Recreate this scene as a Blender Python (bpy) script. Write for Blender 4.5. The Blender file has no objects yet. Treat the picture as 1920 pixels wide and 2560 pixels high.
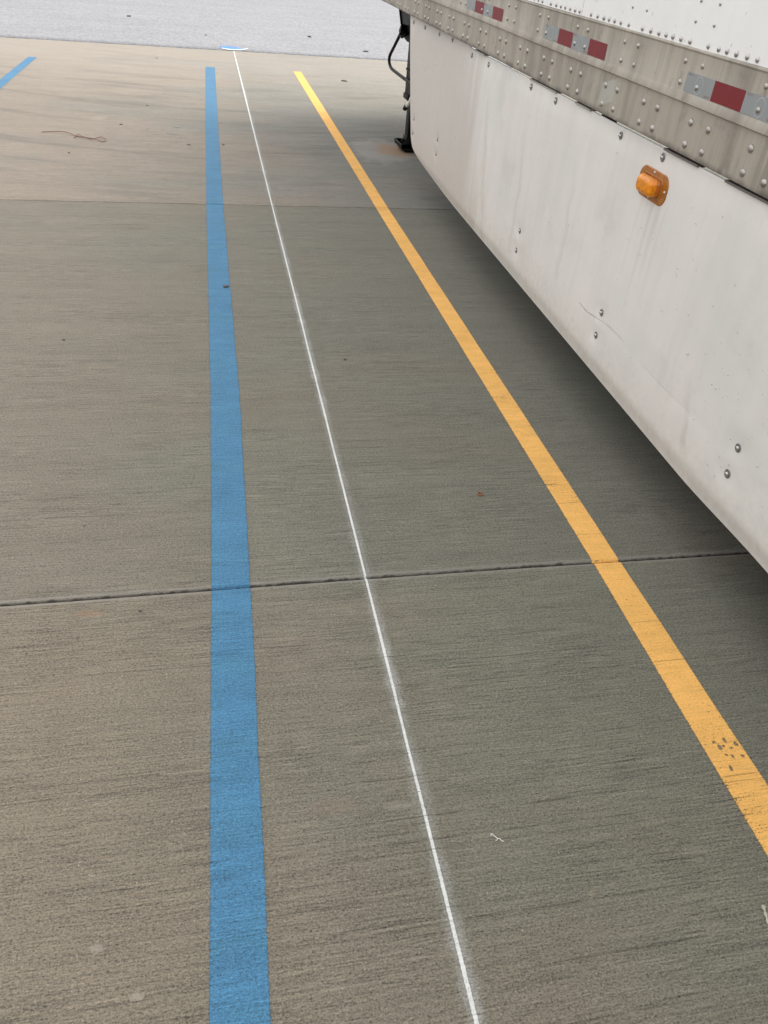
import bpy, bmesh, math, random
from mathutils import Vector, Matrix, noise as mnoise
random.seed(7)
SC = bpy.context.scene
COL = SC.collection
H = 1.485                                    # height of the lens above the slab

# ------------------------------------------------------------------ camera
cam_d = bpy.data.cameras.new('camera'); cam = bpy.data.objects.new('camera', cam_d); COL.objects.link(cam)
r_ = Vector((0.97987407, -0.18495491, 0.0750899)); u_ = Vector((0.0517508, 0.59868385, 0.79931189)); w_ = Vector((0.19279177, 0.77933903, -0.59620634))
M = Matrix.Identity(4)
for i in range(3):
    M[i][0] = r_[i]; M[i][1] = u_[i]; M[i][2] = -w_[i]
M[0][3] = 0; M[1][3] = 0; M[2][3] = H
cam.matrix_world = M
cam_d.sensor_fit = 'HORIZONTAL'; cam_d.sensor_width = 36.0; cam_d.lens = 36.0 * 1922 / 1920
cam_d.clip_start = 0.05; cam_d.clip_end = 2000
SC.camera = cam

# ------------------------------------------------------------------ sky and sun (overcast)
SUN_EL, SUN_AZ = math.radians(60), math.radians(52)     # azimuth measured from +Y towards +X
world = bpy.data.worlds.new('World'); SC.world = world; world.use_nodes = True
wn = world.node_tree; bg = wn.nodes['Background']
sky = wn.nodes.new('ShaderNodeTexSky'); sky.sky_type = 'NISHITA'; sky.sun_disc = False
sky.sun_elevation = SUN_EL; sky.sun_rotation = SUN_AZ
sky.air_density = 1.0; sky.dust_density = 8.0; sky.ozone_density = 0.6
hs = wn.nodes.new('ShaderNodeHueSaturation'); hs.inputs['Saturation'].default_value = 0.35
wn.links.new(sky.outputs[0], hs.inputs['Color'])
cloud = wn.nodes.new('ShaderNodeMix'); cloud.data_type = 'RGBA'; cloud.inputs[0].default_value = 0.6     # even cloud deck over the clear-sky gradient
wn.links.new(hs.outputs[0], cloud.inputs[6]); cloud.inputs[7].default_value = (6.2, 6.3, 6.45, 1); wn.links.new(cloud.outputs[2], bg.inputs[0])
bg.inputs[1].default_value = 0.13
sun_d = bpy.data.lights.new('sun', 'SUN'); sun_d.energy = 0.44; sun_d.angle = math.radians(40); sun_d.color = (1, 0.96, 0.9)
sun = bpy.data.objects.new('sun', sun_d); COL.objects.link(sun)
sd = Vector((math.sin(SUN_AZ) * math.cos(SUN_EL), math.cos(SUN_AZ) * math.cos(SUN_EL), math.sin(SUN_EL)))
sun.rotation_euler = sd.to_track_quat('Z', 'Y').to_euler(); sun.location = sd * 30
SC.view_settings.view_transform = 'Standard'; SC.view_settings.look = 'None'
SC.view_settings.exposure = 1.25; SC.view_settings.gamma = 1.0

# ------------------------------------------------------------------ node helpers
class NT:
    def __init__(s, name, group=False):
        if group:
            s.t = bpy.data.node_groups.new(name, 'ShaderNodeTree')
        else:
            s.m = bpy.data.materials.new(name); s.m.use_nodes = True; s.t = s.m.node_tree; s.t.nodes.clear()
    def n(s, typ, out=0, props=None, **inp):
        nd = s.t.nodes.new('ShaderNode' + typ)
        for k, v in (props or {}).items(): setattr(nd, k, v)
        for k, v in inp.items():
            key = int(k[1:]) if k[0] == '_' else k.replace('__', ' ')
            s.put(nd.inputs[key], v)
        return nd if out is None else nd.outputs[out]
    def put(s, sock, v):
        if isinstance(v, bpy.types.NodeSocket): s.t.links.new(v, sock)
        else:
            if isinstance(v, (tuple, list)) and len(v) == 3 and sock.type == 'RGBA': v = (*v, 1)
            sock.default_value = v
    def math(s, op, a, b=0.0, c=0.0, clamp=False): return s.n('Math', props={'operation': op, 'use_clamp': clamp}, _0=a, _1=b, _2=c)
    def mul(s, a, b): return s.math('MULTIPLY', a, b)
    def add(s, a, b): return s.math('ADD', a, b)
    def mix(s, f, a, b, mode='MIX'): 
        nd = s.t.nodes.new('ShaderNodeMix'); nd.data_type = 'RGBA'; nd.blend_type = mode; nd.clamp_factor = True
        s.put(nd.inputs[0], f); s.put(nd.inputs[6], a); s.put(nd.inputs[7], b); return nd.outputs[2]
    def vscale(s, v, sc): return s.n('VectorMath', props={'operation': 'MULTIPLY'}, _0=v, _1=sc)
    def noise(s, v, scale=1.0, detail=2.0, rough=0.5, col=False):
        return s.n('TexNoise', out=1 if col else 0, Vector=v, Scale=scale, Detail=detail, Roughness=rough)
    def ramp(s, f, a, b, lo=0.0, hi=1.0): return s.n('MapRange', props={'interpolation_type': 'SMOOTHSTEP'}, _0=f, _1=a, _2=b, _3=lo, _4=hi)
    def lin(s, f, a, b, lo=0.0, hi=1.0): return s.n('MapRange', _0=f, _1=a, _2=b, _3=lo, _4=hi)
    def sep(s, v): 
        nd = s.t.nodes.new('ShaderNodeSeparateXYZ'); s.put(nd.inputs[0], v); return nd.outputs
    def out(s, sh):
        o = s.t.nodes.new('ShaderNodeOutputMaterial'); s.t.links.new(sh, o.inputs[0]); return s.m
    def bsdf(s, **k):
        return s.n('BsdfPrincipled', **k)
    def ell(s, x, y, cx, cy, rx, ry, wob, soft=0.35):
        dx = s.math('DIVIDE', s.math('SUBTRACT', x, cx), rx); dy = s.math('DIVIDE', s.math('SUBTRACT', y, cy), ry)
        d = s.math('SQRT', s.add(s.mul(dx, dx), s.mul(dy, dy)))
        return s.ramp(s.add(d, wob), 1.0 + soft, 1.0 - soft)

# ------------------------------------------------------------------ broom-finished concrete: shared relief
def broom_group():
    g = NT('broom_relief', True)
    g.t.interface.new_socket('Height', in_out='OUTPUT', socket_type='NodeSocketFloat')
    g.t.interface.new_socket('Score', in_out='OUTPUT', socket_type='NodeSocketFloat')
    g.t.interface.new_socket('Fine', in_out='OUTPUT', socket_type='NodeSocketFloat')
    g.t.interface.new_socket('Pit', in_out='OUTPUT', socket_type='NodeSocketFloat')
    o = g.t.nodes.new('NodeGroupOutput')
    pos = g.n('NewGeometry')
    x, y, z = g.sep(pos)
    wob = g.mul(g.math('SUBTRACT', g.noise(g.vscale(pos, (3.5, 9, 1)), 1, 2), 0.5), 0.009)
    y2 = g.add(y, wob)
    def cv(sx, sy): return g.n('CombineXYZ', _0=g.mul(x, sx), _1=g.mul(y2, sy), _2=0.0)
    lines = g.noise(cv(5, 210), 1, 3, 0.6)
    lines2 = g.noise(cv(14, 420), 1, 1, 0.5)
    grain = g.noise(cv(130, 300), 1, 2, 0.65)
    grit = g.noise(pos, 420, 1, 0.5)
    sc1 = g.ramp(g.noise(cv(0.8, 150), 1, 2, 0.45), 0.665, 0.685)
    brk = g.ramp(g.noise(g.vscale(pos, (11, 40, 1)), 1, 2), 0.40, 0.56)
    score = g.mul(sc1, brk)
    patch = g.ramp(g.noise(g.vscale(pos, (1.3, 4.5, 1)), 1, 3), 0.36, 0.66, 0.6, 1.2)
    h = g.add(g.mul(g.mul(lines, patch), 1.1), g.add(g.mul(lines2, 0.45), g.add(g.mul(grain, 0.9), g.mul(grit, 0.5))))
    h = g.math('SUBTRACT', h, g.mul(score, 0.9))
    dash = g.math('SUBTRACT', g.ramp(g.noise(cv(13, 250), 1, 2, 0.55), 0.54, 0.70), g.mul(g.ramp(g.noise(cv(12, 230), 1, 2, 0.55), 0.46, 0.28), 0.8))
    fine = g.add(g.add(g.mul(g.math('SUBTRACT', lines, 0.5), g.mul(patch, 0.95)), g.mul(g.mul(dash, patch), -0.17)), g.add(g.math('SUBTRACT', grain, 0.5), g.mul(g.math('SUBTRACT', grit, 0.5), 0.7)))
    g1 = g.math('SUBTRACT', g.noise(cv(120, 230), 1, 2, 0.6), 0.5); g2 = g.math('SUBTRACT', g.noise(g.vscale(pos, (260, 320, 1)), 1, 1, 0.5), 0.5)
    l1 = g.math('SUBTRACT', g.noise(cv(5, 230), 1, 2, 0.6), 0.5); l2 = g.math('SUBTRACT', g.noise(cv(18, 300), 1, 2, 0.6), 0.5)
    fine = g.add(fine, g.add(g.add(g.mul(g1, 1.15), g.mul(g2, 1.5)), g.mul(g.add(g.mul(l1, 0.8), g.mul(l2, 0.9)), patch)))
    h = g.add(h, g.add(g.mul(g1, 1.2), g.add(g.mul(g2, 0.8), g.mul(l1, 1.0))))
    pit = g.ramp(g.noise(cv(60, 130), 1, 2, 0.6), 0.66, 0.72)
    for nm, v in (('Height', h), ('Score', score), ('Fine', fine), ('Pit', pit)): g.t.links.new(v, o.inputs[nm])
    return g.t
BROOM = broom_group()
def broom(g):
    nd = g.t.nodes.new('ShaderNodeGroup'); nd.node_tree = BROOM
    return nd.outputs['Height'], nd.outputs['Score'], nd.outputs['Fine'], nd.outputs['Pit']
def joint_y(x):                                # the tooled control joint, as it runs across the pavement
    return 1.630 + 0.004 * math.sin(2.2 * x + 0.2)
def saw_y(x): return 5.374 + 0.0088 * x

def concrete_mat(name, tint, warm, tooled=True):
    g = NT(name)
    h, score, fine, pit = broom(g)
    pos = g.n('NewGeometry'); x, y, z = g.sep(pos)
    big = g.noise(g.vscale(pos, (0.55, 0.8, 1)), 1, 3, 0.55)
    mid = g.noise(g.vscale(pos, (1.6, 5.5, 1)), 1, 4, 0.6)
    blot = g.noise(g.vscale(pos, (5, 9, 1)), 1, 4, 0.6)
    streak = g.noise(g.vscale(pos, (0.55, 16, 1)), 1, 4, 0.62)
    cool = tuple(a * b for a, b in zip(tint, (0.93, 0.99, 1.01)))
    rosy = tuple(a * b for a, b in zip(tint, (1.03, 0.975, 0.985)))
    c = g.mix(g.ramp(g.add(big, g.lin(x, -1.0, 1.2, -0.16, 0.12)), 0.33, 0.67), warm, cool)  # warm left to cool right: slab tone plus the light's tint put into colour
    c = g.mix(g.mul(g.ramp(g.noise(g.vscale(pos, (0.9, 1.9, 3)), 1, 3), 0.5, 0.68), 0.35), c, rosy)
    v = g.add(1.0, g.add(g.mul(g.math('SUBTRACT', mid, 0.5), 0.22), g.add(g.mul(g.math('SUBTRACT', blot, 0.5), 0.16), g.mul(g.math('SUBTRACT', streak, 0.5), 0.30))))
    v = g.add(v, g.mul(fine, 1.02))  # surface grain, with shading of the relief put into the colour
    v = g.mul(v, g.math('SUBTRACT', 1.0, g.mul(score, 0.30)))
    v = g.mul(v, g.math('SUBTRACT', 1.0, g.mul(pit, 0.34)))
    c = g.mix(1.0, c, g.n('CombineColor', _0=v, _1=v, _2=v), 'MULTIPLY')
    # dark rubber arcs swept by turning wheels on the far slab
    wx = g.add(y, g.mul(g.math('POWER', g.math('SUBTRACT', x, 0.3), 2.0), -0.11))
    tyre = g.ramp(g.noise(g.n('CombineXYZ', _0=g.mul(x, 0.5), _1=g.mul(wx, 3.2), _2=4.0), 1, 3, 0.6), 0.52, 0.68)
    c = g.mix(g.mul(g.mul(tyre, g.ramp(y, 4.0, 6.5)), 0.45), c, tuple(a * 0.55 for a in tint))
    # pale dusty stretch next to the road
    c = g.mix(g.mul(g.ramp(g.add(y, g.mul(g.math('SUBTRACT', mid, 0.5), 3.0)), 8.5, 12.5), 0.45), c, (0.47, 0.44, 0.385))
    # rust wash and pale bloom round the trailer's foot
    wob = g.mul(g.math('SUBTRACT', g.noise(pos, 9, 3, 0.6), 0.5), 1.3)
    c = g.mix(g.mul(g.ell(x, y, 1.47, 7.15, 0.30, 0.42, wob), 0.42), c, (0.52, 0.50, 0.47))
    c = g.mix(g.mul(g.ell(x, y, 1.56, 7.17, 0.16, 0.25, wob), 0.72), c, (0.42, 0.27, 0.15))
    # two small rust / pale spots on the near slab
    for cx, cy, rx, ry, col, a in ((-0.385, 1.567, 0.035, 0.012, (0.34, 0.19, 0.11), 0.35), (-0.28, 0.70, 0.012, 0.008, (0.40, 0.37, 0.32), 0.5),
                                   (-0.205, 0.61, 0.011, 0.008, (0.42, 0.39, 0.33), 0.6), (0.176, 0.92, 0.05, 0.02, (0.30, 0.22, 0.17), 0.25),
                                   (0.66, 0.66, 0.007, 0.006, (0.36, 0.32, 0.24), 0.5), (0.32, 0.90, 0.03, 0.006, (0.38, 0.36, 0.33), 0.4),
                                   (-1.0, 8.0, 0.06, 0.08, (0.5, 0.48, 0.44), 0.2), (-0.95, 7.55, 0.05, 0.05, (0.5, 0.48, 0.44), 0.15)):
        c = g.mix(g.mul(g.ell(x, y, cx, cy, rx, ry, g.mul(g.math('SUBTRACT', g.noise(pos, 110, 3, 0.65), 0.5), 2.2)), a), c, col)
    # pale sand grains exposed at the surface
    vor = g.n('TexVoronoi', out=None, Vector=pos, Scale=46.0)
    spk = g.mul(g.ramp(vor.outputs['Distance'], 0.075, 0.045), g.ramp(g.sep(vor.outputs['Color'])[0], 0.62, 0.66))
    c = g.mix(g.mul(spk, 0.75), c, (0.60, 0.58, 0.53))
    if tooled:                                 # smooth, paler margins left by the jointing tool
        jd = g.math('ABSOLUTE', g.math('SUBTRACT', y, g.add(1.630, g.mul(g.math('SINE', g.add(g.mul(x, 2.2), 0.2)), 0.004))))
        jd = g.add(jd, g.mul(g.math('SUBTRACT', g.noise(g.vscale(pos, (30, 60, 1)), 1, 3, 0.6), 0.5), 0.020))
        mg = g.ramp(jd, 0.021, 0.011)
        c = g.mix(g.mul(mg, 0.45), c, (0.345, 0.335, 0.31))
        h = g.mul(h, g.math('SUBTRACT', 1.0, g.mul(mg, 0.35)))
        c = g.mix(g.ramp(jd, 0.0065, 0.002), c, (0.10, 0.092, 0.080))
    c = g.mix(1.0, c, (0.735, 0.70, 0.665), 'MULTIPLY')        # weathered, slightly brown cement
    b = g.n('Bump', Height=h, Strength=0.95, Distance=0.0021)
    return g.out(g.bsdf(Base__Color=c, Roughness=0.82, Specular__IOR__Level=0.35, Normal=b))

def plain_mat(name, col, rough=0.5, metal=0.0, var=0.25, scale=18.0, bump=0.0, spec=0.5, obj=True, stretch=(1, 1, 1)):
    g = NT(name)
    v = g.n('TexCoord', out=3) if obj else g.n('NewGeometry')
    nz = g.noise(g.vscale(v, stretch), scale, 5, 0.62)
    k = g.lin(nz, 0.2, 0.8, 1 - var, 1 + var)
    c = g.mix(1.0, col, g.n('CombineColor', _0=k, _1=k, _2=k), 'MULTIPLY')
    kw = dict(Base__Color=c, Roughness=g.lin(nz, 0.25, 0.75, max(0.05, rough - 0.12), min(1, rough + 0.12)), Metallic=metal, Specular__IOR__Level=spec)
    if bump: kw['Normal'] = g.n('Bump', Height=nz, Strength=0.6, Distance=bump)
    return g.out(g.bsdf(**kw))

# paint laid on the broomed surface: follows the relief, frays and wears with an alpha of its own
def paint_mat(name, col, kind='stripe', fade=(1, 1, 1)):
    g = NT(name)
    h, score, fine, pit = broom(g)
    pos = g.n('NewGeometry'); x, y, z = g.sep(pos)
    uv = g.sep(g.n('UVMap', props={'uv_map': 'UVMap'}))
    across = uv[0]                              # metres from the stripe's centre line
    half = uv[1]                                # half width of the solid paint here
    blot = g.noise(g.vscale(pos, (14, 22, 1)), 1, 4, 0.62)
    big = g.noise(g.vscale(pos, (2.5, 4, 1)), 1, 3, 0.6)
    band = g.noise(g.vscale(pos, (0.6, 13, 1)), 1, 4, 0.6)
    v = g.add(1.0, g.add(g.mul(g.math('SUBTRACT', blot, 0.5), 0.34), g.add(g.add(g.mul(g.math('SUBTRACT', big, 0.5), 0.30), g.mul(g.math('SUBTRACT', band, 0.5), 0.36 if name == 'blue_paint' else 0.14)), g.mul(fine, 0.80 if name == 'blue_paint' else 0.30))))
    v = g.mul(v, g.math('SUBTRACT', 1.0, g.mul(score, 0.35)))
    c = g.mix(1.0, col, g.n('CombineColor', _0=v, _1=v, _2=v), 'MULTIPLY')
    c = g.mix(g.mul(g.ramp(g.noise(g.vscale(pos, (26, 30, 1)), 1, 4, 0.65), 0.60, 0.74), 0.30), c, fade)
    if name == 'blue_paint':               # thin greener coats, and pale worn flecks
        c = g.mix(g.mul(g.ramp(g.noise(g.vscale(pos, (3, 7, 1)), 1, 3, 0.6), 0.46, 0.64), 0.22), c, g.mix(1.0, (0.060, 0.190, 0.265), g.n('CombineColor', _0=v, _1=v, _2=v), 'MULTIPLY'))
        c = g.mix(g.mul(g.ramp(g.noise(g.vscale(pos, (45, 70, 1)), 1, 3, 0.7), 0.66, 0.76), 0.5), c, (0.15, 0.33, 0.42))
    edge = g.add(g.math('ABSOLUTE', across), g.mul(g.math('SUBTRACT', g.noise(g.vscale(pos, (60, 240, 1)), 1, 3, 0.65), 0.5), 0.004 if kind == 'chalk' else 0.010))
    a = g.ramp(g.math('SUBTRACT', edge, half), 0.0012, -0.0012)
    jd = g.math('ABSOLUTE', g.math('SUBTRACT', y, g.add(1.630, g.mul(g.math('SINE', g.add(g.mul(x, 2.2), 0.2)), 0.004))))
    jd = g.add(jd, g.mul(g.math('SUBTRACT', g.noise(g.vscale(pos, (60, 20, 1)), 1, 3, 0.6), 0.5), 0.0035))
    cut = g.ramp(jd, 0.0012, 0.0028)
    if kind == 'chalk':                         # thin sprayed line with a soft drift of overspray either side
        drift = g.add(g.math('ABSOLUTE', g.math('SUBTRACT', across, 0.002)), g.mul(g.math('SUBTRACT', g.noise(g.vscale(pos, (9, 16, 1)), 1, 3, 0.6), 0.5), 0.034))
        soft = g.mul(g.ramp(drift, 0.026, 0.001), g.ramp(g.noise(g.vscale(pos, (1, 2.2, 1)), 1, 3, 0.6), 0.35, 0.65, 0.14, 0.40))
        soft = g.mul(soft, g.lin(fine, -0.8, 0.8, 0.5, 1.5))
        cut = g.ramp(jd, 0.0004, 0.001)
        holes = g.ramp(g.add(g.noise(g.vscale(pos, (160, 300, 1)), 1, 2, 0.6), g.mul(score, 0.12)), 0.70, 0.64)
        a = g.math('MAXIMUM', g.mul(a, holes), soft, clamp=True)
    elif kind == 'spray':
        a = g.mul(g.ramp(g.add(across, g.mul(g.math('SUBTRACT', g.noise(pos, 14, 4, 0.65), 0.5), 0.45)), 0.10, 0.62), half)
    else:
        wear = g.add(g.mul(fine, -0.30 if name == 'yellow_paint' else -0.12), g.add(g.noise(g.vscale(pos, (5, 7, 1)), 1, 4, 0.6), g.mul(score, 0.10)))
        near_edge = g.ramp(g.math('SUBTRACT', edge, half), -0.030, 0.0)
        a = g.mul(a, g.ramp(g.add(wear, g.mul(near_edge, 0.06)), 0.84, 0.74))
        a = g.mul(a, g.math('SUBTRACT', 1.0, g.mul(pit, 0.30 if name == 'yellow_paint' else 0.10)))
        if name == 'yellow_paint':              # chips bitten out of the yellow near the frame's right edge
            flake = g.mul(g.ramp(g.noise(g.vscale(pos, (75, 110, 1)), 1, 3, 0.65), 0.66, 0.70), g.ramp(g.noise(g.vscale(pos, (3.2, 3.2, 1)), 1, 2), 0.50, 0.62))
            a = g.mul(a, g.math('SUBTRACT', 1.0, g.mul(flake, 0.85)))
            wob = g.mul(g.math('SUBTRACT', g.noise(g.vscale(pos, (150, 110, 1)), 1, 4, 0.7), 0.5), 3.2)
            for cx, cy, rx, ry in ((1.104, .961, .006, .006), (1.133, .963, .005, .008), (1.106, .889, .005, .010), (1.111, .946, .006, .008), (1.156, .95, .007, .009), (1.154, .916, .006, .006), (1.129,.919,.005,.007), (1.122,.948,.005,.004), (1.138,.941,.006,.004), (1.115,.925,.004,.005)):
                a = g.mul(a, g.math('SUBTRACT', 1.0, g.mul(g.ell(x, y, cx, cy, rx * 0.75, ry * 0.75, wob), 0.9)))
    if kind != 'spray': a = g.mul(a, cut)
    b = g.n('Bump', Height=h, Strength=0.80, Distance=0.0019)
    p = g.bsdf(Base__Color=c, Roughness=0.78, Specular__IOR__Level=0.12 if name == 'yellow_paint' else 0.35, Normal=b)
    t = g.n('BsdfTransparent')
    m = g.n('MixShader', _0=a, _1=t, _2=p)
    return g.out(m)

MAT = {}
MAT['near'] = concrete_mat('concrete_near', (0.222, 0.213, 0.168), (0.234, 0.209, 0.164))
MAT['mid'] = concrete_mat('concrete_middle', (0.222, 0.214, 0.173), (0.220, 0.205, 0.165))
MAT['far'] = concrete_mat('concrete_far', (0.27, 0.255, 0.222), (0.305, 0.272, 0.225), tooled=False)
MAT['groove'] = plain_mat('groove_dirt', (0.030, 0.025, 0.020), 0.95, var=0.5, scale=60, obj=False, bump=0.002)
MAT['blue'] = paint_mat('blue_paint', (0.052, 0.160, 0.272), fade=(0.10, 0.24, 0.34))
MAT['yellow'] = paint_mat('yellow_paint', (0.785, 0.432, 0.126), fade=(0.77, 0.48, 0.18))
MAT['white'] = paint_mat('white_paint', (0.60, 0.60, 0.57), 'chalk', fade=(0.66, 0.66, 0.64))
MAT['spray_blue'] = paint_mat('blue_spray', (0.08, 0.22, 0.62), 'spray', fade=(0.14, 0.3, 0.65))
MAT['spray_white'] = paint_mat('white_spray', (0.80, 0.82, 0.85), 'spray')

def road_mat():
    g = NT('worn_road')
    pos = g.n('NewGeometry')
    ag = g.n('TexVoronoi', out=None, Vector=pos, Scale=34.0)
    big = g.noise(g.vscale(pos, (0.4, 1.2, 1)), 1, 4, 0.6)
    gr = g.noise(pos, 22, 5, 0.7)
    st = g.noise(g.vscale(pos, (1.0, 3.0, 1)), 1, 4, 0.7)
    v = g.add(0.77, g.add(g.mul(g.math('SUBTRACT', big, 0.5), 0.30), g.add(g.mul(g.math('SUBTRACT', gr, 0.5), 0.9), g.mul(g.math('SUBTRACT', st, 0.5), 0.3))))
    v = g.add(v, g.mul(g.sep(ag.outputs['Color'])[0], 0.46))
    c = g.mix(1.0, (0.220, 0.219, 0.224), g.n('CombineColor', _0=v, _1=v, _2=v), 'MULTIPLY')
    b = g.n('Bump', Height=ag.outputs['Distance'], Strength=0.7, Distance=0.006)
    return g.out(g.bsdf(Base__Color=c, Roughness=0.85, Normal=b))
MAT['road'] = road_mat()
MAT['soil'] = plain_mat('bare_ground', (0.16, 0.14, 0.11), 0.95, var=0.3, scale=3, obj=False)

# ------------------------------------------------------------------ object helpers
def new_obj(name, bm, mats=None, parent=None, smooth=None):
    me = bpy.data.meshes.new(name)
    bmesh.ops.recalc_face_normals(bm, faces=bm.faces[:]) if smooth != 'keep' else None
    bm.to_mesh(me); bm.free()
    for m in (mats if isinstance(mats, (list, tuple)) else [mats]):
        if m: me.materials.append(m)
    o = bpy.data.objects.new(name, me); COL.objects.link(o)
    if parent: o.parent = parent
    if smooth is True: me.shade_smooth()
    elif isinstance(smooth, float): me.shade_smooth(); me.set_sharp_from_angle(angle=math.radians(smooth))
    return o
def tag(o, label=None, cat=None, group=None, kind=None):
    for k, v in (('label', label), ('category', cat), ('group', group), ('kind', kind)):
        if v: o[k] = v
    return o
def quad_strip(bm, rows, uvrows=None, closed=False, mi=0):
    lay = (bm.loops.layers.uv.get('UVMap') or bm.loops.layers.uv.new('UVMap')) if uvrows else None
    vs = [[bm.verts.new(p) for p in r] for r in rows]
    for i in range(len(vs) - 1):
        for j in range(len(vs[0]) - 1 + (1 if closed else 0)):
            j2 = (j + 1) % len(vs[0])
            f = bm.faces.new((vs[i][j], vs[i][j2], vs[i + 1][j2], vs[i + 1][j])); f.material_index = mi; f.smooth = True
            if lay:
                for lp, (a, b) in zip(f.loops, ((i, j), (i, j2), (i + 1, j2), (i + 1, j))): lp[lay].uv = uvrows[a][b]
    return vs
def box(bm, lo, hi, mi=0, bev=0.0):
    c = [(lo[i] + hi[i]) / 2 for i in range(3)]; s = [abs(hi[i] - lo[i]) for i in range(3)]
    r = bmesh.ops.create_cube(bm, size=1.0, matrix=Matrix.Translation(c) @ Matrix.Diagonal((*s, 1)))
    fs = list({f for v in r['verts'] for f in v.link_faces})
    for f in fs: f.material_index = mi
    if bev:
        es = list({e for v in r['verts'] for e in v.link_edges})
        bmesh.ops.bevel(bm, geom=es, offset=bev, segments=2, affect='EDGES', profile=0.5)
def tube(bm, pts, rad, seg=14, mi=0, cap=True):
    pts = [Vector(p) for p in pts]; rings = []
    up = Vector((0.31, 0.13, 0.94))
    for i, p in enumerate(pts):
        t = (pts[min(i + 1, len(pts) - 1)] - pts[max(i - 1, 0)]).normalized()
        a = t.cross(up).normalized(); b = t.cross(a)
        rr = rad[i] if isinstance(rad, (list, tuple)) else rad
        rings.append([p + (a * math.cos(2 * math.pi * k / seg) + b * math.sin(2 * math.pi * k / seg)) * rr for k in range(seg)])
    vs = quad_strip(bm, rings, closed=True, mi=mi)
    if cap:
        for r in (vs[0], vs[-1]):
            f = bm.faces.new(r); f.material_index = mi
def prism(bm, poly, d0, d1, mi=0):
    """poly: list of 3-D points; extruded between offset vectors d0 and d1"""
    a = [bm.verts.new(Vector(p) + Vector(d0)) for p in poly]; b = [bm.verts.new(Vector(p) + Vector(d1)) for p in poly]
    fs = [bm.faces.new(a), bm.faces.new(b)]
    for i in range(len(poly)): fs.append(bm.faces.new((a[i], a[(i + 1) % len(a)], b[(i + 1) % len(a)], b[i])))
    for f in fs: f.material_index = mi
def spline(pts, n=10):
    pts = [Vector(p) for p in pts]; out = []
    for i in range(len(pts) - 1):
        p0, p1, p2, p3 = pts[max(i - 1, 0)], pts[i], pts[i + 1], pts[min(i + 2, len(pts) - 1)]
        for k in range(n):
            t = k / n
            out.append(0.5 * ((2 * p1) + (p2 - p0) * t + (2 * p0 - 5 * p1 + 4 * p2 - p3) * t * t + (3 * p1 - p0 - 3 * p2 + p3) * t ** 3))
    out.append(pts[-1]); return out
def sstep(a, b, x):
    t = max(0.0, min(1.0, (x - a) / (b - a))); return t * t * (3 - 2 * t)
def lerp_table(tab, x):
    if x <= tab[0][0]: return tab[0][1]
    for (a, va), (b, vb) in zip(tab, tab[1:]):
        if x <= b: return va + (vb - va) * (x - a) / (b - a)
    return tab[-1][1]

# ------------------------------------------------------------------ ground, road, slabs
bm = bmesh.new(); quad_strip(bm, [[(-500, -500, -0.06), (500, -500, -0.06)], [(-500, 900, -0.06), (500, 900, -0.06)]])
tag(new_obj('ground', bm, MAT['soil']), kind='structure')

def kerf_n(x, s, amp): return amp * (mnoise.noise(Vector((x * 38, s, 0))) + 0.6 * mnoise.noise(Vector((x * 120, s + 5, 0))))
def slab_xs(lo, hi, step):
    xs = [-30, -15, -8, -5]; x = lo
    while x < hi: xs.append(x); x += step
    return xs + [hi, 5, 9, 16, 30]
def slab(name, mat, y0, y1, xs0):
    """slab whose edges y0(x), y1(x) are rounded over and drop into the joints"""
    rows = []
    prof = [(0.0, -0.05), (0.0004, -0.009), (0.002, -0.0035), (0.0045, -0.0006), (0.008, 0.0)]
    for d, z in prof: rows.append([(x, y0(x) + d, z) for x in xs0])
    for d, z in reversed(prof): rows.append([(x, y1(x) - d, z) for x in xs0])
    bm = bmesh.new(); quad_strip(bm, rows)
    o = new_obj(name, bm, mat, smooth='keep'); tag(o, kind='structure')
    # keep the top facing up
    return o
e1a = lambda x: joint_y(x) - 0.0030 + kerf_n(x, 1.0, 0.0015)
e1b = lambda x: joint_y(x) + 0.0030 + kerf_n(x, 9.0, 0.0015)
e2a = lambda x: saw_y(x) - 0.0046 + kerf_n(x, 17.0, 0.0005)
e2b = lambda x: saw_y(x) + 0.0046 + kerf_n(x, 23.0, 0.0005)
def edge_y(x): return 13.235 + 0.019 * x + 0.02 * mnoise.noise(Vector((x * 1.7, 3, 0))) + 0.012 * mnoise.noise(Vector((x * 8, 7, 0)))
xs_f = slab_xs(-2.2, 2.6, 0.007)
slab('concrete_slab', MAT['near'], lambda x: -14.0, e1a, xs_f)
slab('concrete_slab', MAT['mid'], e1b, e2a, xs_f)
slab('concrete_slab', MAT['far'], e2b, edge_y, slab_xs(-4, 4.5, 0.02))
# dirt lying in the joints
bm = bmesh.new()
quad_strip(bm, [[(x, joint_y(x) - 0.01, -0.0075 + 0.001 * mnoise.noise(Vector((x * 60, 0, 0)))) for x in xs_f], [(x, joint_y(x) + 0.01, -0.0080 + 0.001 * mnoise.noise(Vector((x * 60, 4, 0)))) for x in xs_f]])
xj = [-30, -10, -4, -2, 0, 2, 4, 10, 30]
quad_strip(bm, [[(x, saw_y(x) - 0.01, -0.012) for x in xj], [(x, saw_y(x) + 0.01, -0.012) for x in xj]])
tag(new_obj('joint_dirt', bm, MAT['groove']), kind='structure')
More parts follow.
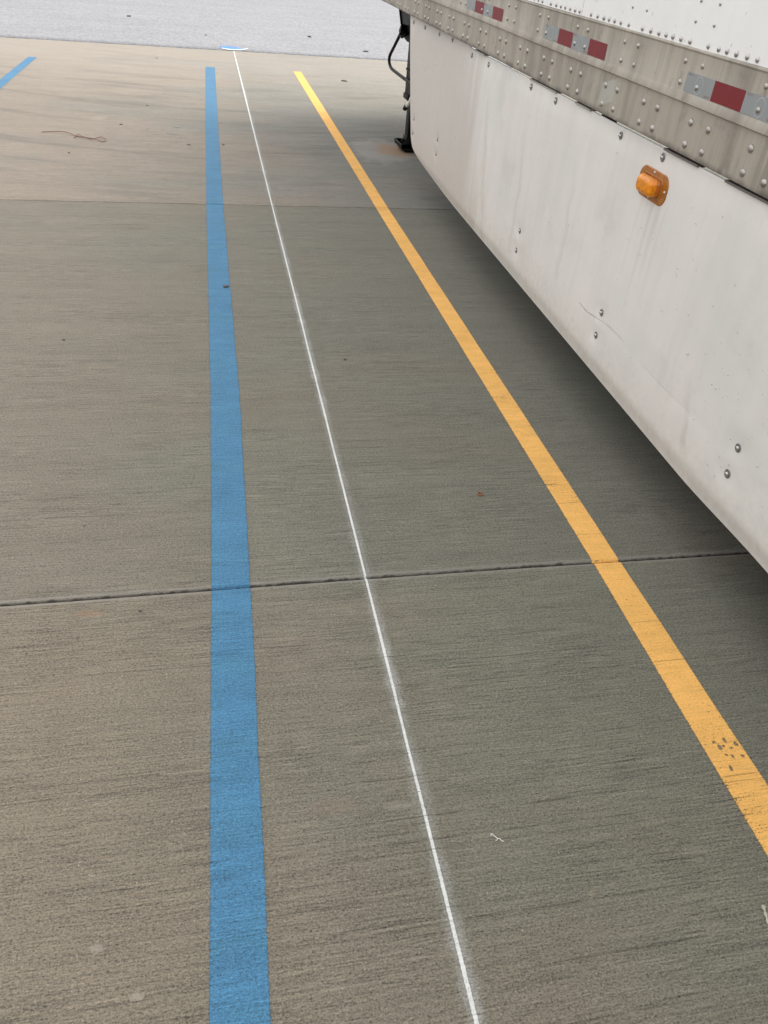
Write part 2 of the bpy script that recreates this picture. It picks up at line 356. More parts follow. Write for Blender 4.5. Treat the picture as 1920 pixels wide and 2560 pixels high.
# road beyond the pad: coarse pale surface with a ragged edge
xs_r = slab_xs(-4, 5, 0.02)
bm = bmesh.new(); rows = [[(x, edge_y(x) + 0.012 + 0.02 * max(0, mnoise.noise(Vector((x * 5, 31, 0)))) + 0.008 * mnoise.noise(Vector((x * 40, 11, 0))), -0.045) for x in xs_r]]
rows.append([(x, p[1] + 0.004, 0.004 + 0.003 * mnoise.noise(Vector((x * 25, 2, 0)))) for x, p in zip(xs_r, rows[0])])
rows.append([(x, 13.6, 0.003) for x in xs_r]); rows.append([(x, 16, 0.002) for x in xs_r]); rows.append([(x, 30, 0.002) for x in xs_r])
rows.append([(x * 6, 300, 0.0) for x in xs_r])
quad_strip(bm, rows); tag(new_obj('road', bm, MAT['road'], smooth='keep'), kind='structure')

# ------------------------------------------------------------------ painted lines
def stripe_obj(name, mat, table, margin, step=0.05, wob=0.0, zlift=0.0015, split=True):
    """table: (y, x_left, x_right); the strip dips into both joints where it crosses them"""
    y_lo, y_hi = table[0][0], table[-1][0]
    ys = []
    y = y_lo
    while y < y_hi: ys.append(y); y += step
    ys.append(y_hi)
    for jy in ((joint_y(0.5), saw_y(0.5)) if split else ()):
        if not (y_lo < jy < y_hi): continue
        ys = [q for q in ys if abs(q - jy) > 0.03] + [jy + d for d in (-0.016, -0.009, -0.0045, -0.0030, 0.0, 0.0030, 0.0045, 0.009, 0.016)]
    ys.sort(); rows, uvs = [], []
    L = [(a, b) for a, b, c in table]; R = [(a, c) for a, b, c in table]
    for y in ys:
        l, r = lerp_table(L, y), lerp_table(R, y)
        l += wob * mnoise.noise(Vector((y * 3.1, 1, 0))) ; r += wob * mnoise.noise(Vector((y * 3.3, 8, 0)))
        c, hw = (l + r) / 2, (r - l) / 2
        prow, urow = [], []
        for k in range(5):
            t = -1 + k / 2.0; x = c + t * (hw + margin)
            z = zlift
            if split:
                for jf, dep in ((joint_y, 0.0085), (saw_y, 0.011)):
                    d = abs(y - jf(0.5))
                    if d < 0.016: z = zlift - dep * (1 - sstep(0.0020, 0.0065, d)) - 0.0008 * (1 - sstep(0.005, 0.015, d))
            yy = y + (joint_y(x) - joint_y(0.5) if abs(y - 1.63) < 0.1 else (saw_y(x) - saw_y(0.5) if abs(y - 5.37) < 0.1 else 0))
            prow.append((x, yy, z)); urow.append((t * (hw + margin), hw))
        rows.append(prow); uvs.append(urow)
    bm = bmesh.new(); quad_strip(bm, rows, uvs)
    # square the painted ends with clean edges
    return new_obj(name, bm, mat, smooth='keep')
blue = stripe_obj('painted_line', MAT['blue'], [(-6, -0.10, 0.005), (0.54, -0.083, 0.018), (0.99, -0.078, 0.028), (1.63, -0.069, 0.038), (2.80, -0.061, 0.050), (5.375, -0.065, 0.043), (8.0, -0.058, 0.052), (11.51, -0.046, 0.070)], 0.008, wob=0.002)
tag(blue, 'long blue painted line running the whole concrete, left of the thin white line', 'painted line')
yel = stripe_obj('painted_line', MAT['yellow'], [(-6, 1.055, 1.16), (0.70, 1.066, 1.168), (1.63, 1.077, 1.165), (5.385, 1.073, 1.159), (11.55, 1.079, 1.180)], 0.008, wob=0.0015)
tag(yel, 'yellow orange painted line on the concrete beside the trailer skirt', 'painted line')
lef = stripe_obj('painted_line', MAT['blue'], [(-6, -2.16, -2.06), (5.0, -2.156, -2.056), (9.2, -2.154, -2.052), (11.49, -2.164, -2.067)], 0.008, wob=0.002)
tag(lef, 'short piece of blue painted line cut off by the left edge near the road', 'painted line')
wl_ = stripe_obj('chalk_line', MAT['white'], [(-4, 0.3628, 0.3704), (0.475, 0.3630, 0.3708), (1.633, 0.3640, 0.3710), (5.41, 0.3600, 0.3680), (9.0, 0.360, 0.370), (13.23, 0.358, 0.370)], 0.034, wob=0.0012, zlift=0.0022)
tag(wl_, 'thin white layout line with powdery overspray between the blue and yellow lines', 'marking line')
# spray marks where the layout line meets the road
root = bpy.data.objects.new('spray_mark', None); COL.objects.link(root); root.location = (0.37, 13.45, 0.004)
tag(root, 'blue spray mark with white arc where the thin white line meets the road', 'paint mark')
def patch(name, mat, fn, nu=24, nv=8, parent=None, a=1.0):
    bm = bmesh.new(); rows, uvs = [], []
    for i in range(nv + 1):
        rows.append([]); uvs.append([])
        for j in range(nu + 1):
            u, v = j / nu, i / nv
            p = fn(u, v); rows[-1].append(Vector(p) - (parent.location if parent else Vector()))
            e = min(1, 4 * min(u, 1 - u)) * min(1, 3 * min(v, 1 - v) + 0.15); uvs[-1].append((e, a))
    quad_strip(bm, rows, uvs); return new_obj(name, bm, mat, parent, smooth='keep')
arc = lambda u: 13.30 + 0.26 * (abs(u - 0.42) / 0.5) ** 1.8
patch('blue_spray', MAT['spray_blue'], lambda u, v: (0.14 + 0.42 * u, arc(u * 0.85) + v * (0.07 + 0.36 * max(0, 1 - (2 * u - 0.85) ** 2)), 0.0085), parent=root)
patch('white_arc', MAT['spray_white'], lambda u, v: (0.14 + 0.50 * u, arc(u) - 0.035 + 0.085 * v, 0.0105), nu=40, nv=4, parent=root)

# ------------------------------------------------------------------ the trailer
# trailer frame: o = outward of our view (to the right), a = along towards the nose, n = up
yaw, pit = math.radians(0.188), math.radians(0.589)
a_ = Vector((math.sin(yaw) * math.cos(pit), math.cos(yaw) * math.cos(pit), math.sin(pit)))
o_ = Vector((math.cos(yaw), -math.sin(yaw), 0)); n_ = o_.cross(a_)
TX, TA, TU = 2.62, 7.15, -0.0735
P0 = Vector((0, 0, H)) + o_ * TX + a_ * TA + n_ * (TU - H)
TM = Matrix.Identity(4)
for i in range(3):
    TM[i][0] = o_[i]; TM[i][1] = a_[i]; TM[i][2] = n_[i]; TM[i][3] = P0[i]
TMI = TM.inverted()
trailer = bpy.data.objects.new('semi_trailer', None); COL.objects.link(trailer); trailer.matrix_world = TM
tag(trailer, 'white box semi trailer with riveted grey lower rail and white side skirt', 'trailer')
XR = 1.345                                    # plane in which the heights and lengths below were surveyed
def L(A, U, X=XR): return Vector((X - TX, A - TA, U - TU))
def S(A, U, X):                               # same sight measurement carried to a plane a few mm off
    k = X / XR; return L(A * k, H + (U - H) * k, X)
def W(p): return TMI @ Vector(p)              # world point -> trailer frame

def metal_rail_mat():
    g = NT('weathered_rail'); v = g.n('TexCoord', out=3); x, y, z = g.sep(v)
    st = g.noise(g.vscale(v, (1, 42, 2.6)), 1, 5, 0.62); st2 = g.noise(g.vscale(v, (1, 14, 1.3)), 1, 4, 0.6)
    bl = g.noise(v, 16, 5, 0.65); fi = g.noise(v, 170, 3, 0.6)
    c = g.mix(g.ramp(st2, 0.32, 0.68), (0.27, 0.245, 0.212), (0.40, 0.365, 0.318))
    c = g.mix(g.mul(g.ramp(st, 0.58, 0.72), 0.55), c, (0.50, 0.465, 0.405))
    c = g.mix(g.mul(g.ramp(bl, 0.56, 0.72), 0.45), c, (0.21, 0.19, 0.165))
    c = g.mix(g.mul(g.ramp(fi, 0.62, 0.76), 0.35), c, (0.55, 0.515, 0.455))
    # grime gathered along the lower flange and under the ledge
    low = g.ramp(g.add(z, g.mul(g.math('SUBTRACT', g.noise(g.vscale(v, (1, 9, 1)), 1, 4, 0.65), 0.5), 0.05)), 1.018 - TU + 0.020, 1.018 - TU - 0.006)
    c = g.mix(g.mul(low, 0.8), c, (0.075, 0.062, 0.052))
    c = g.mix(1.0, c, (1.0, 0.972, 0.925), 'MULTIPLY')
    # cleaner patch where an old sticker was pulled off
    yy = g.math('SUBTRACT', y, 2.825 - TA); zz = g.math('SUBTRACT', z, 1.085 - TU)
    wob = g.mul(g.math('SUBTRACT', g.noise(v, 40, 3, 0.6), 0.5), 0.5)
    d = g.math('MAXIMUM', g.math('DIVIDE', g.math('ABSOLUTE', yy), 0.055), g.math('DIVIDE', g.math('ABSOLUTE', g.add(zz, g.mul(yy, 0.25))), 0.036))
    c = g.mix(g.mul(g.ramp(g.add(d, wob), 1.08, 0.92), 0.55), c, (0.48, 0.475, 0.42))
    b = g.n('Bump', Height=g.add(bl, g.mul(fi, 0.4)), Strength=0.25, Distance=0.002)
    return g.out(g.bsdf(Base__Color=c, Roughness=g.lin(bl, 0.3, 0.7, 0.5, 0.75), Metallic=0.15, Specular__IOR__Level=0.4, Normal=b))
MAT['rail'] = metal_rail_mat()

def skin_mat(name, base, dirty):
    g = NT(name); v = g.n('TexCoord', out=3); x, y, z = g.sep(v)
    vs = g.noise(g.vscale(v, (1, 9, 0.9)), 1, 5, 0.6); vs2 = g.noise(g.vscale(v, (1, 60, 2.2)), 1, 4, 0.6)
    big = g.noise(g.vscale(v, (1, 1.5, 2.2)), 1, 3, 0.6); bl = g.noise(v, 34, 5, 0.65)
    c = g.mix(g.mul(g.ramp(vs, 0.40, 0.74), 0.40 * dirty), base, (0.585, 0.55, 0.515))
    c = g.mix(g.mul(g.ramp(big, 0.45, 0.72), 0.5 * dirty), c, (0.60, 0.60, 0.565))
    c = g.mix(g.mul(g.ramp(vs2, 0.60, 0.76), 0.20 * dirty), c, (0.52, 0.485, 0.44))
    c = g.mix(g.mul(g.ramp(bl, 0.60, 0.74), 0.22 * dirty), c, (0.50, 0.47, 0.43))
    if dirty > 0.5:
        # drip trails under the marker lamp
        lamp = g.mul(g.ramp(g.math('ABSOLUTE', g.math('SUBTRACT', y, 2.335 - TA)), 0.16, 0.03), g.mul(g.ramp(z, 0.875 - TU, 0.85 - TU), g.ramp(z, 0.42 - TU, 0.80 - TU)))
        tr = g.ramp(g.noise(g.vscale(v, (1, 34, 1.1)), 1, 4, 0.6), 0.45, 0.66)
        c = g.mix(g.mul(g.mul(lamp, tr), 0.30), c, (0.44, 0.39, 0.33))
        # brown run-off along the fold and at one place lower down
        for A0, sl, U0, U1, wd, am in ((4.10, 0.35, 0.30, 0.99, 0.045, 0.30), (1.90, 0.45, 0.26, 0.56, 0.028, 0.42), (3.55, 0.10, 0.25, 0.9, 0.03, 0.25), (2.95, 0.1, 0.35, 0.9, 0.03, 0.2)):
            yy = g.math('SUBTRACT', g.math('SUBTRACT', y, A0 - TA), g.mul(g.math('SUBTRACT', z, 0.58 - TU), sl))
            yy = g.add(yy, g.mul(g.math('SUBTRACT', g.noise(g.vscale(v, (1, 4, 9)), 1, 3, 0.6), 0.5), 0.10))
            mk = g.mul(g.ramp(g.math('ABSOLUTE', yy), wd, wd * 0.2), g.mul(g.ramp(z, U1 - TU, U1 - 0.25 - TU), g.ramp(z, U0 - TU, U0 + 0.05 - TU)))
            c = g.mix(g.mul(mk, g.mul(g.ramp(vs2, 0.35, 0.6, 0.4, 1.0), am)), c, (0.43, 0.375, 0.32))
        front = g.ramp(g.add(g.math('SUBTRACT', y, g.mul(g.math('SUBTRACT', z, 0.58 - TU), 0.40)), g.mul(g.math('SUBTRACT', vs, 0.5), 0.9)), 3.98 - TA, 4.62 - TA)  # bowed front section: its darker shading put into the colour
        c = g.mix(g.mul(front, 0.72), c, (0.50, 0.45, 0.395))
        # road film rising from the lower edge
        film = g.ramp(g.add(z, g.mul(g.math('SUBTRACT', vs, 0.5), 0.22)), 0.42 - TU, 0.22 - TU)
        c = g.mix(g.mul(film, g.ramp(bl, 0.35, 0.65, 0.16, 0.42)), c, (0.46, 0.425, 0.375))
        c = g.mix(g.mul(g.ramp(g.noise(g.vscale(v, (1, 3.2, 3.6)), 1, 5, 0.68), 0.52, 0.70), 0.30), c, (0.54, 0.49, 0.435))
    # stone specks and nicks
    for sc_, th, den, am in ((26.0, 0.10, 0.60, 0.85), (11.0, 0.055, 0.40, 0.9), (60.0, 0.13, 0.72, 0.45)):
        vo = g.n('TexVoronoi', out=None, Vector=g.vscale(v, (1, 1.0, 0.62)), Scale=sc_)
        sk = g.mul(g.ramp(vo.outputs['Distance'], th, th * 0.55), g.math('GREATER_THAN', g.sep(vo.outputs['Color'])[0], den))
        sk = g.mul(sk, g.ramp(g.noise(v, 120, 3, 0.7), 0.38, 0.52))
        c = g.mix(g.mul(sk, am * (0.35 + 0.65 * dirty)), c, (0.17, 0.14, 0.12))
    wv = g.noise(g.vscale(v, (1, 5, 7)), 1, 2, 0.5)
    b = g.n('Bump', Height=g.add(wv, g.mul(bl, 0.03)), Strength=0.42, Distance=0.006)
    return g.out(g.bsdf(Base__Color=c, Roughness=g.lin(bl, 0.3, 0.7, 0.36, 0.56), Specular__IOR__Level=0.4, Normal=b))
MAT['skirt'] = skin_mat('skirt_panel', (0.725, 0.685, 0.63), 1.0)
MAT['wall'] = skin_mat('wall_panel', (0.82, 0.81, 0.775), 0.25)
MAT['alu'] = plain_mat('bare_aluminium', (0.62, 0.60, 0.56), 0.38, 0.75, 0.2, 30)
MAT['rivet'] = plain_mat('rivet_head', (0.40, 0.375, 0.34), 0.33, 0.85, 0.3, 45)
MAT['wrivet'] = plain_mat('wall_rivet_head', (0.46, 0.43, 0.41), 0.30, 0.85, 0.25, 45)
MAT['bolt'] = plain_mat('bolt_washer', (0.22, 0.205, 0.20), 0.45, 0.6, 0.3, 120)
MAT['pin'] = plain_mat('bolt_dome', (0.52, 0.49, 0.46), 0.28, 0.85, 0.2, 120)
MAT['black'] = plain_mat('black_steel', (0.0035, 0.0033, 0.0033), 0.5, 0.0, 0.4, 25, bump=0.001, spec=0.12)
MAT['dark'] = plain_mat('dark_steel', (0.009, 0.009, 0.009), 0.55, 0.0, 0.4, 25, bump=0.001, spec=0.12)
MAT['clip2'] = plain_mat('grey_clip', (0.30, 0.28, 0.25), 0.6)
MAT['clip'] = plain_mat('dull_clip', (0.13, 0.11, 0.10), 0.7)
MAT['hole'] = plain_mat('hole_black', (0.012, 0.011, 0.011), 0.8)
MAT['frame'] = plain_mat('frame_steel', (0.06, 0.055, 0.05), 0.7, 0.0, 0.4, 10)
MAT['shiny'] = plain_mat('zinc_sleeve', (0.80, 0.80, 0.80), 0.30, 0.25, 0.1, 60)
def tape_mat(name, col, fl):
    g = NT(name); v = g.n('TexCoord', out=3)
    n1 = g.noise(g.vscale(v, (1, 40, 22)), 1, 5, 0.65); n2 = g.noise(v, 200, 2)
    c = g.mix(g.mul(g.ramp(n1, 0.52, 0.74), 0.45), col, fl)
    hx = g.n('TexVoronoi', out=0, Vector=v, Scale=380.0)
    return g.out(g.bsdf(Base__Color=c, Roughness=0.5, Specular__IOR__Level=0.22, Normal=g.n('Bump', Height=hx, Strength=0.12, Distance=0.001)))
MAT['tape_red'] = tape_mat('tape_red', (0.185, 0.016, 0.020), (0.205, 0.040, 0.042))
MAT['tape_grey'] = tape_mat('tape_silver', (0.270, 0.280, 0.275), (0.33, 0.335, 0.33))
MAT['mark_pale'] = plain_mat('tape_mark', (0.50, 0.52, 0.52), 0.6)
MAT['mark_red'] = plain_mat('tape_print', (0.25, 0.07, 0.09), 0.6)
def amber(name, col, tr, rough):
    g = NT(name); v = g.n('TexCoord', out=3)
    nz = g.noise(v, 55, 4, 0.6)
    c = g.mix(g.ramp(nz, 0.35, 0.65), col, tuple(k * 0.68 for k in col))
    p = g.bsdf(Base__Color=c, Roughness=rough, Specular__IOR__Level=0.55, Subsurface__Weight=tr, Subsurface__Radius=(0.012, 0.004, 0.001), Subsurface__Scale=1.0)
    return g.out(p)
MAT['amber'] = amber('amber_lens', (0.86, 0.29, 0.007), 0.4, 0.10)
MAT['amber_deep'] = amber('amber_base', (0.55, 0.150, 0.008), 0.4, 0.15)
MAT['flange'] = amber('amber_flange', (0.42, 0.145, 0.018), 0.2, 0.25)
MAT['scuff'] = plain_mat('scuff_rubber', (0.27, 0.235, 0.22), 0.7, var=0.3, scale=60)

A_REAR, A_NOSE = -6.0, 9.2
# --- bottom rail: an extrusion with a stepped, overhanging upper half
prof = [(1.400, 1.0195), (1.349, 1.0165), (1.3475, 1.018), (1.347, 1.025), (1.3468, 1.142), (1.340, 1.1455), (1.3372, 1.1465), (1.3368, 1.1490), (1.3425, 1.1695), (1.3435, 1.1715), (1.3435, 1.2690), (1.3415, 1.2715), (1.3405, 1.2740), (1.3415, 1.2768), (1.3440, 1.2785), (1.352, 1.2790), (1.40, 1.2790)]
bm = bmesh.new()
nA = 60
rows = []
for i in range(nA + 1):
    A = A_REAR + (A_NOSE - A_REAR) * i / nA
    rows.append([L(A, U + 0.0008 * math.sin(A * 3.1), X + 0.0006 * math.sin(A * 5.3 + U * 9)) for X, U in prof])
quad_strip(bm, rows)
rail = new_obj('bottom_rail', bm, MAT['rail'], trailer, smooth=28.0)

# --- rivets
def dome(bm, r, h, seg=14, rings=4, base=0.0):
    rows = [[(-base - 0.0, r * math.cos(2 * math.pi * k / seg), r * math.sin(2 * math.pi * k / seg)) for k in range(seg)]] 
    rows = []
    for i in range(rings):
        t = (i / rings) * math.pi / 2
        rows.append([(-(base + h * math.sin(t)), r * math.cos(t) ** 0.8 * math.cos(2 * math.pi * k / seg), r * math.cos(t) ** 0.8 * math.sin(2 * math.pi * k / seg)) for k in range(seg)])
    vs = quad_strip(bm, rows, closed=True)
    top = bm.verts.new((-(base + h), 0, 0))
    for k in range(seg):
        f = bm.faces.new((vs[-1][k], vs[-1][(k + 1) % seg], top)); f.smooth = True
def copies(proto, parent, spots):
    for i, p in enumerate(spots):
        o = proto if i == 0 else proto.copy()
        if i: COL.objects.link(o)
        o.parent = parent; o.location = p; k = 1 + 0.10 * (random.random() - 0.5); o.scale = (k * (0.9 + 0.2 * random.random()), k, k); o.rotation_euler = (random.random() * 6.28, 0, 0.10 * (random.random() - 0.5))
def stuff_rivets(name, mat, parent, r, h, spots):
    bm = bmesh.new()
    for p in spots:
        b2 = bmesh.new(); dome(b2, r, h, 8, 2); me = bpy.data.meshes.new('t'); b2.to_mesh(me); b2.free()
        n0 = len(bm.verts); bm.from_mesh(me); bpy.data.meshes.remove(me)
        bm.verts.ensure_lookup_table()
        for v in bm.verts[n0:]: v.co += p
    o = new_obj(name, bm, mat, parent, smooth=True); o['kind'] = 'stuff'; return o
LOW = [5.963, 5.867, 5.654, 5.557, 5.342, 5.247, 5.053, 4.952, 4.727, 4.629, 4.414, 4.316, 4.081, 3.985, 3.779, 3.681, 3.473, 3.375, 3.171, 3.073, 2.842, 2.745, 2.541, 2.445, 2.235, 2.137, 1.922, 1.824]
spots = [S(A, 1.105, 1.3468) for A in LOW] + [S(A, 1.0465, 1.347) for A in [6.867, 6.776, 6.548, 6.463, 6.267, 6.171] + LOW]
bm = bmesh.new(); dome(bm, 0.0108, 0.0062); pr = new_obj('rivet', bm, MAT['rivet'], rail, smooth=True); copies(pr, rail, spots)
UP = [4.846, 4.748, 4.436, 4.334, 4.018, 3.918, 3.600, 3.500, 3.186, 3.087, 2.770, 2.670, 2.356, 2.258, 1.944, 1.846]
spots = [S(A, 1.190, 1.3428) for A in UP] + [S(A, 1.2435, 1.3435) for A in UP]
bm = bmesh.new(); dome(bm, 0.0080, 0.0052); pr = new_obj('rivet', bm, MAT['rivet'], rail, smooth=True); copies(pr, rail, spots)
rest = []
A = 1.60
while A > A_REAR + 0.2:
    rest += [L(A, 1.105, 1.3468), L(A - 0.1, 1.105, 1.3468), L(A, 1.0465, 1.347), L(A - 0.1, 1.0465, 1.347)]; A -= 0.311
A = 7.08
while A < A_NOSE - 0.2:
    rest += [L(A, 1.105, 1.3468), L(A + 0.1, 1.105, 1.3468), L(A, 1.0465, 1.347), L(A + 0.1, 1.0465, 1.347)]; A += 0.311
A = 6.17
while A < 7.0:
    rest += [L(A, 1.105, 1.3468), L(A + 0.1, 1.105, 1.3468)]; A += 0.303
stuff_rivets('rivet_row', MAT['rivet'], rail, 0.0105, 0.006, rest)

# --- conspicuity tape
def tape_seg(A0, A1, red, marks):
    bm = bmesh.new()
    quad_strip(bm, [[L(A1, 1.1718, 1.34265), L(A0, 1.1718, 1.34265)], [L(A1, 1.2215, 1.34265), L(A0, 1.2215, 1.34265)]])
    o = new_obj('reflective_tape', bm, MAT['tape_red' if red else 'tape_grey'], rail, smooth='keep')
    if red: o['label'] = 'dull red reflective tape block'
    else: o['label'] = 'grey reflective tape block'
    return o
def ring_mark(bm, A, U, r):
    X = 1.3423; seg = 28
    rows = [[L(A + rr * math.cos(2 * math.pi * k / seg), U + rr * 1.05 * math.sin(2 * math.pi * k / seg), X) for k in range(seg)] for rr in (r, r - 0.0011)]
    quad_strip(bm, rows, closed=True)
def text_mesh(body, size):
    cu = bpy.data.curves.new('print', 'FONT'); cu.body = body; cu.size = size; cu.align_x = 'CENTER'; cu.align_y = 'CENTER'
    to = bpy.data.objects.new('print', cu); COL.objects.link(to)
    dg = bpy.context.evaluated_depsgraph_get(); me = bpy.data.meshes.new_from_object(to.evaluated_get(dg))
    bpy.data.objects.remove(to); return me
TXT = text_mesh('DOT-C2', 0.0075)
def print_mark(bm, A, U, flip=1):
    n0 = len(bm.verts); bm.from_mesh(TXT); bm.verts.ensure_lookup_table()
    for v in bm.verts[n0:]:
        v.co = L(A - v.co.x, U + v.co.y, 1.3423)
def grey(A0, A1, mk=True):
    tape_seg(A0, A1, False, mk)
    c = (A0 + A1) / 2
    bm = bmesh.new(); ring_mark(bm, c, 1.1965, 0.0215); new_obj('tape_ring', bm, MAT['mark_pale'], rail, smooth='keep')
    for A, U in ((A1 - 0.022, 1.2165), (A0 + 0.022, 1.1765)):
        bm = bmesh.new(); print_mark(bm, A, U); new_obj('tape_print', bm, MAT['mark_red'], rail, smooth='keep')
for (g0, rr) in ((1.710, [(1.710, 1.862, 1), (1.862, 2.016, 0), (2.016, 2.170, 1), (2.170, 2.3246, 0)]),
                 (2.896, [(2.896, 3.0504, 1), (3.0504, 3.2096, 0), (3.2096, 3.3585, 1), (3.3585, 3.5144, 0)]),
                 (4.088, [(4.0884, 4.249, 1), (4.249, 4.402, 0), (4.402, 4.560, 1), (4.560, 4.715, 0)])):
    for a0, a1, red in rr:
        if red: tape_seg(a0, a1, True, 0)
        else: grey(a0, a1)

# --- white wall panels above the rail
seam = 3.181
bounds = []
A = seam - 1.224 * 8
while A < A_NOSE: bounds.append(A); A += 1.224
bounds = [A_REAR] + [b for b in bounds if A_REAR < b < A_NOSE] + [A_NOSE]
for i, (a0, a1) in enumerate(zip(bounds, bounds[1:])):
    bm = bmesh.new(); X = 1.3475 + (0.0012 if i % 2 else 0.0)
    rows = []
    for k in range(13):
        t = k / 12; A = a0 + 0.0012 + (a1 - a0 - 0.0024) * t
        rows.append([L(A, U, X + 0.0012 * math.sin(t * math.pi * 5 + i) * math.sin(U * 5) - 0.0006) for U in (1.2793, 1.34, 1.45, 1.7, 2.2, 2.8, 3.4, 3.95)])
    quad_strip(bm, rows)
    ext = bmesh.ops.extrude_edge_only(bm, edges=[e for e in bm.edges if e.is_boundary])
    for v in [g for g in ext['geom'] if isinstance(g, bmesh.types.BMVert)]: v.co.x += 0.006
    wp = new_obj('wall_panel', bm, MAT['wall'], trailer, smooth=30.0)
    spots = []
    WR = [3.601, 3.501, 3.440, 3.389, 3.342, 3.291, 3.241, 3.196, 3.088, 3.028, 2.973, 2.929, 2.883, 2.833, 2.771, 2.669, 2.610, 2.555, 2.508, 2.464, 2.414, 2.360, 2.258, 2.202, 2.160, 2.113, 2.062, 2.015, 1.945, 1.845, 1.79, 1.745]
    rb = X - 0.0006
    spots = [S(A, 1.2915, rb) for A in WR if a0 < A < a1]
    if spots:
        bm = bmesh.new(); dome(bm, 0.0080, 0.0052); pr = new_obj('wall_rivet', bm, MAT['wrivet'], wp, smooth=True); copies(pr, wp, spots)
    sm = [(A, U) for A in (1.845, 1.945, 2.258, 2.360, 2.669, 2.771, 3.083) for U in (1.341, 1.390)] 
    spots = [S(A, U, rb) for A, U in sm if a0 < A < a1]
    if spots:
        bm = bmesh.new(); dome(bm, 0.0062, 0.0038); pr = new_obj('wall_rivet', bm, MAT['pin'], wp, smooth=True); copies(pr, wp, spots)
    far_ = []
    A = 1.69
    while A > a0 + 0.02:
        if A < a1 - 0.02: far_.append(L(A, 1.2915, rb))
        A -= 0.052
    A = 3.655
    while A < a1 - 0.02:
        if A > a0 + 0.02: far_.append(L(A, 1.2915, rb))
        A += 0.052
    for j in range(-20, 30):
        for dA in (0, 0.1):
            A = 2.258 + 0.413 * j * 1.0 + dA
            if a0 + 0.02 < A < a1 - 0.02:
                for q in range(3, 26): far_.append(L(A, 1.341 + 0.1 * q, rb))
    if far_: stuff_rivets('wall_rivet_row', MAT['wrivet'], wp, 0.007, 0.0045, far_)
# --- body shell: backing, roof, nose, far side, deck and cross members
bm = bmesh.new()
box(bm, L(A_REAR + 0.01, 1.27, 1.356), L(A_NOSE - 0.01, 3.97, 3.90))
box(bm, L(A_REAR, 3.95, 1.340), L(A_NOSE, 4.05, 3.92), bev=0.02)
new_obj('body_shell', bm, MAT['wall'], trailer, smooth=30.0)
bm = bmesh.new()
box(bm, L(A_REAR + 0.01, 1.115, 1.352), L(A_NOSE - 0.02, 1.268, 3.89))
A = A_REAR + 0.1
while A < A_NOSE - 0.2:
    box(bm, L(A, 1.022, 1.355), L(A + 0.05, 1.113, 3.88)); A += 0.311
new_obj('floor_frame', bm, MAT['frame'], trailer)

# --- side skirt
FRONT = [(0.217, 4.35), (0.222, 4.7), (0.236, 5.15), (0.250, 5.47), (0.262, 5.60), (0.275, 5.672), (0.300, 5.715), (0.33, 5.749), (0.489, 5.837), (0.833, 6.006), (1.009, 6.078), (1.06, 6.10)]
def skirt_x(A, U):
    ins = lerp_table([(1.2, 0.004), (3.6, 0.006), (4.1, 0.008), (4.45, 0.022), (4.8, 0.042), (5.2, 0.046), (5.6, 0.034), (6.1, 0.018)], A)
    ins = 0.5 * ins + 0.25 * (lerp_table([(1.2, 0.004), (3.6, 0.006), (4.1, 0.008), (4.45, 0.022), (4.8, 0.042), (5.2, 0.046), (5.6, 0.034), (6.1, 0.018)], A - 0.2) + lerp_table([(1.2, 0.004), (3.6, 0.006), (4.1, 0.008), (4.45, 0.022), (4.8, 0.042), (5.2, 0.046), (5.6, 0.034), (6.1, 0.018)], A + 0.2))
    d = 0.0022 * math.sin(A * 2.1 + U * 3) + 0.0015 * math.sin(A * 4.7 - U * 5)
    lip = 0.016 * (1 - sstep(0.215, 0.29, U)) ** 2 + 0.003 * sstep(0.93, 1.01, U)
    return 1.354 + ins + d + lip
BOLTS = [(5.963, 0.989), (5.626, 0.993), (5.239, 0.999), (4.926, 1.004), (4.506, 0.981), (4.202, 0.981), (3.563, 0.985), (3.263, 0.983), (2.641, 0.985), (2.335, 0.988), (1.72, 0.986), (1.42, 0.986),
         (3.394, 0.427), (3.396, 0.337), (2.46, 0.432), (2.459, 0.345), (1.542, 0.439), (1.541, 0.355), (5.706, 0.449), (5.701, 0.363), (5.018, 0.465), (5.015, 0.384), (0.62, 0.437), (0.62, 0.350)]
def pucker(A, U):
    s = 0.0
    for bA, bU in BOLTS:
        dA, dU = A - bA, U - bU
        if abs(dA) < 0.2 and abs(dU) < 0.2:
            am = 0.0055 if bU < 0.6 else 0.0022
            s += am * math.exp(-(dA * dA) / 0.0022 - (dU * dU) / 0.0011)
    dA, dU = A - 2.345, U - 0.903
    if abs(dA) < 0.4 and abs(dU) < 0.3: s += 0.0035 * math.exp(-(dA * dA) / 0.030 - (dU * dU) / 0.008)
    # a shallow crease struck by something dragged along
    if 1.2 < A < 2.75: s += 0.0012 * math.exp(-((U - 0.402) / 0.010) ** 2) * sstep(2.75, 2.6, A) * 0.6
    return s
def skirt_pt(A, U):
    if U > 0.95: U = 0.95 + (U - 0.95) * ((1.0142 + 0.044 * sstep(4.52, 4.66, A)) - 0.95) / (1.058 - 0.95)
    dU = 0.018 * sstep(1.75, 1.25, A) * (1 - sstep(0.21, 0.36, U))
    return S(A, U + dU, skirt_x(A, U) + pucker(A, U))
Us = [0.217, 0.219, 0.222, 0.229, 0.236, 0.243, 0.250, 0.256, 0.262, 0.268, 0.275, 0.287, 0.30, 0.315]
U = 0.33
while U < 1.058: Us.append(U); U += 0.0125
rows = []
for U in Us:
    Af = lerp_table(FRONT, U); n1 = 330
    row = [skirt_pt(Af + (0.3 - Af) * (i / n1), U) for i in range(n1 + 1)] + [skirt_pt(A, U) for A in (0.0, -0.5, -1.2, -2.0, -2.6)]
    rows.append(row)
bm = bmesh.new(); quad_strip(bm, rows)
skirt = new_obj('side_skirt', bm, MAT['skirt'], trailer, smooth=True)
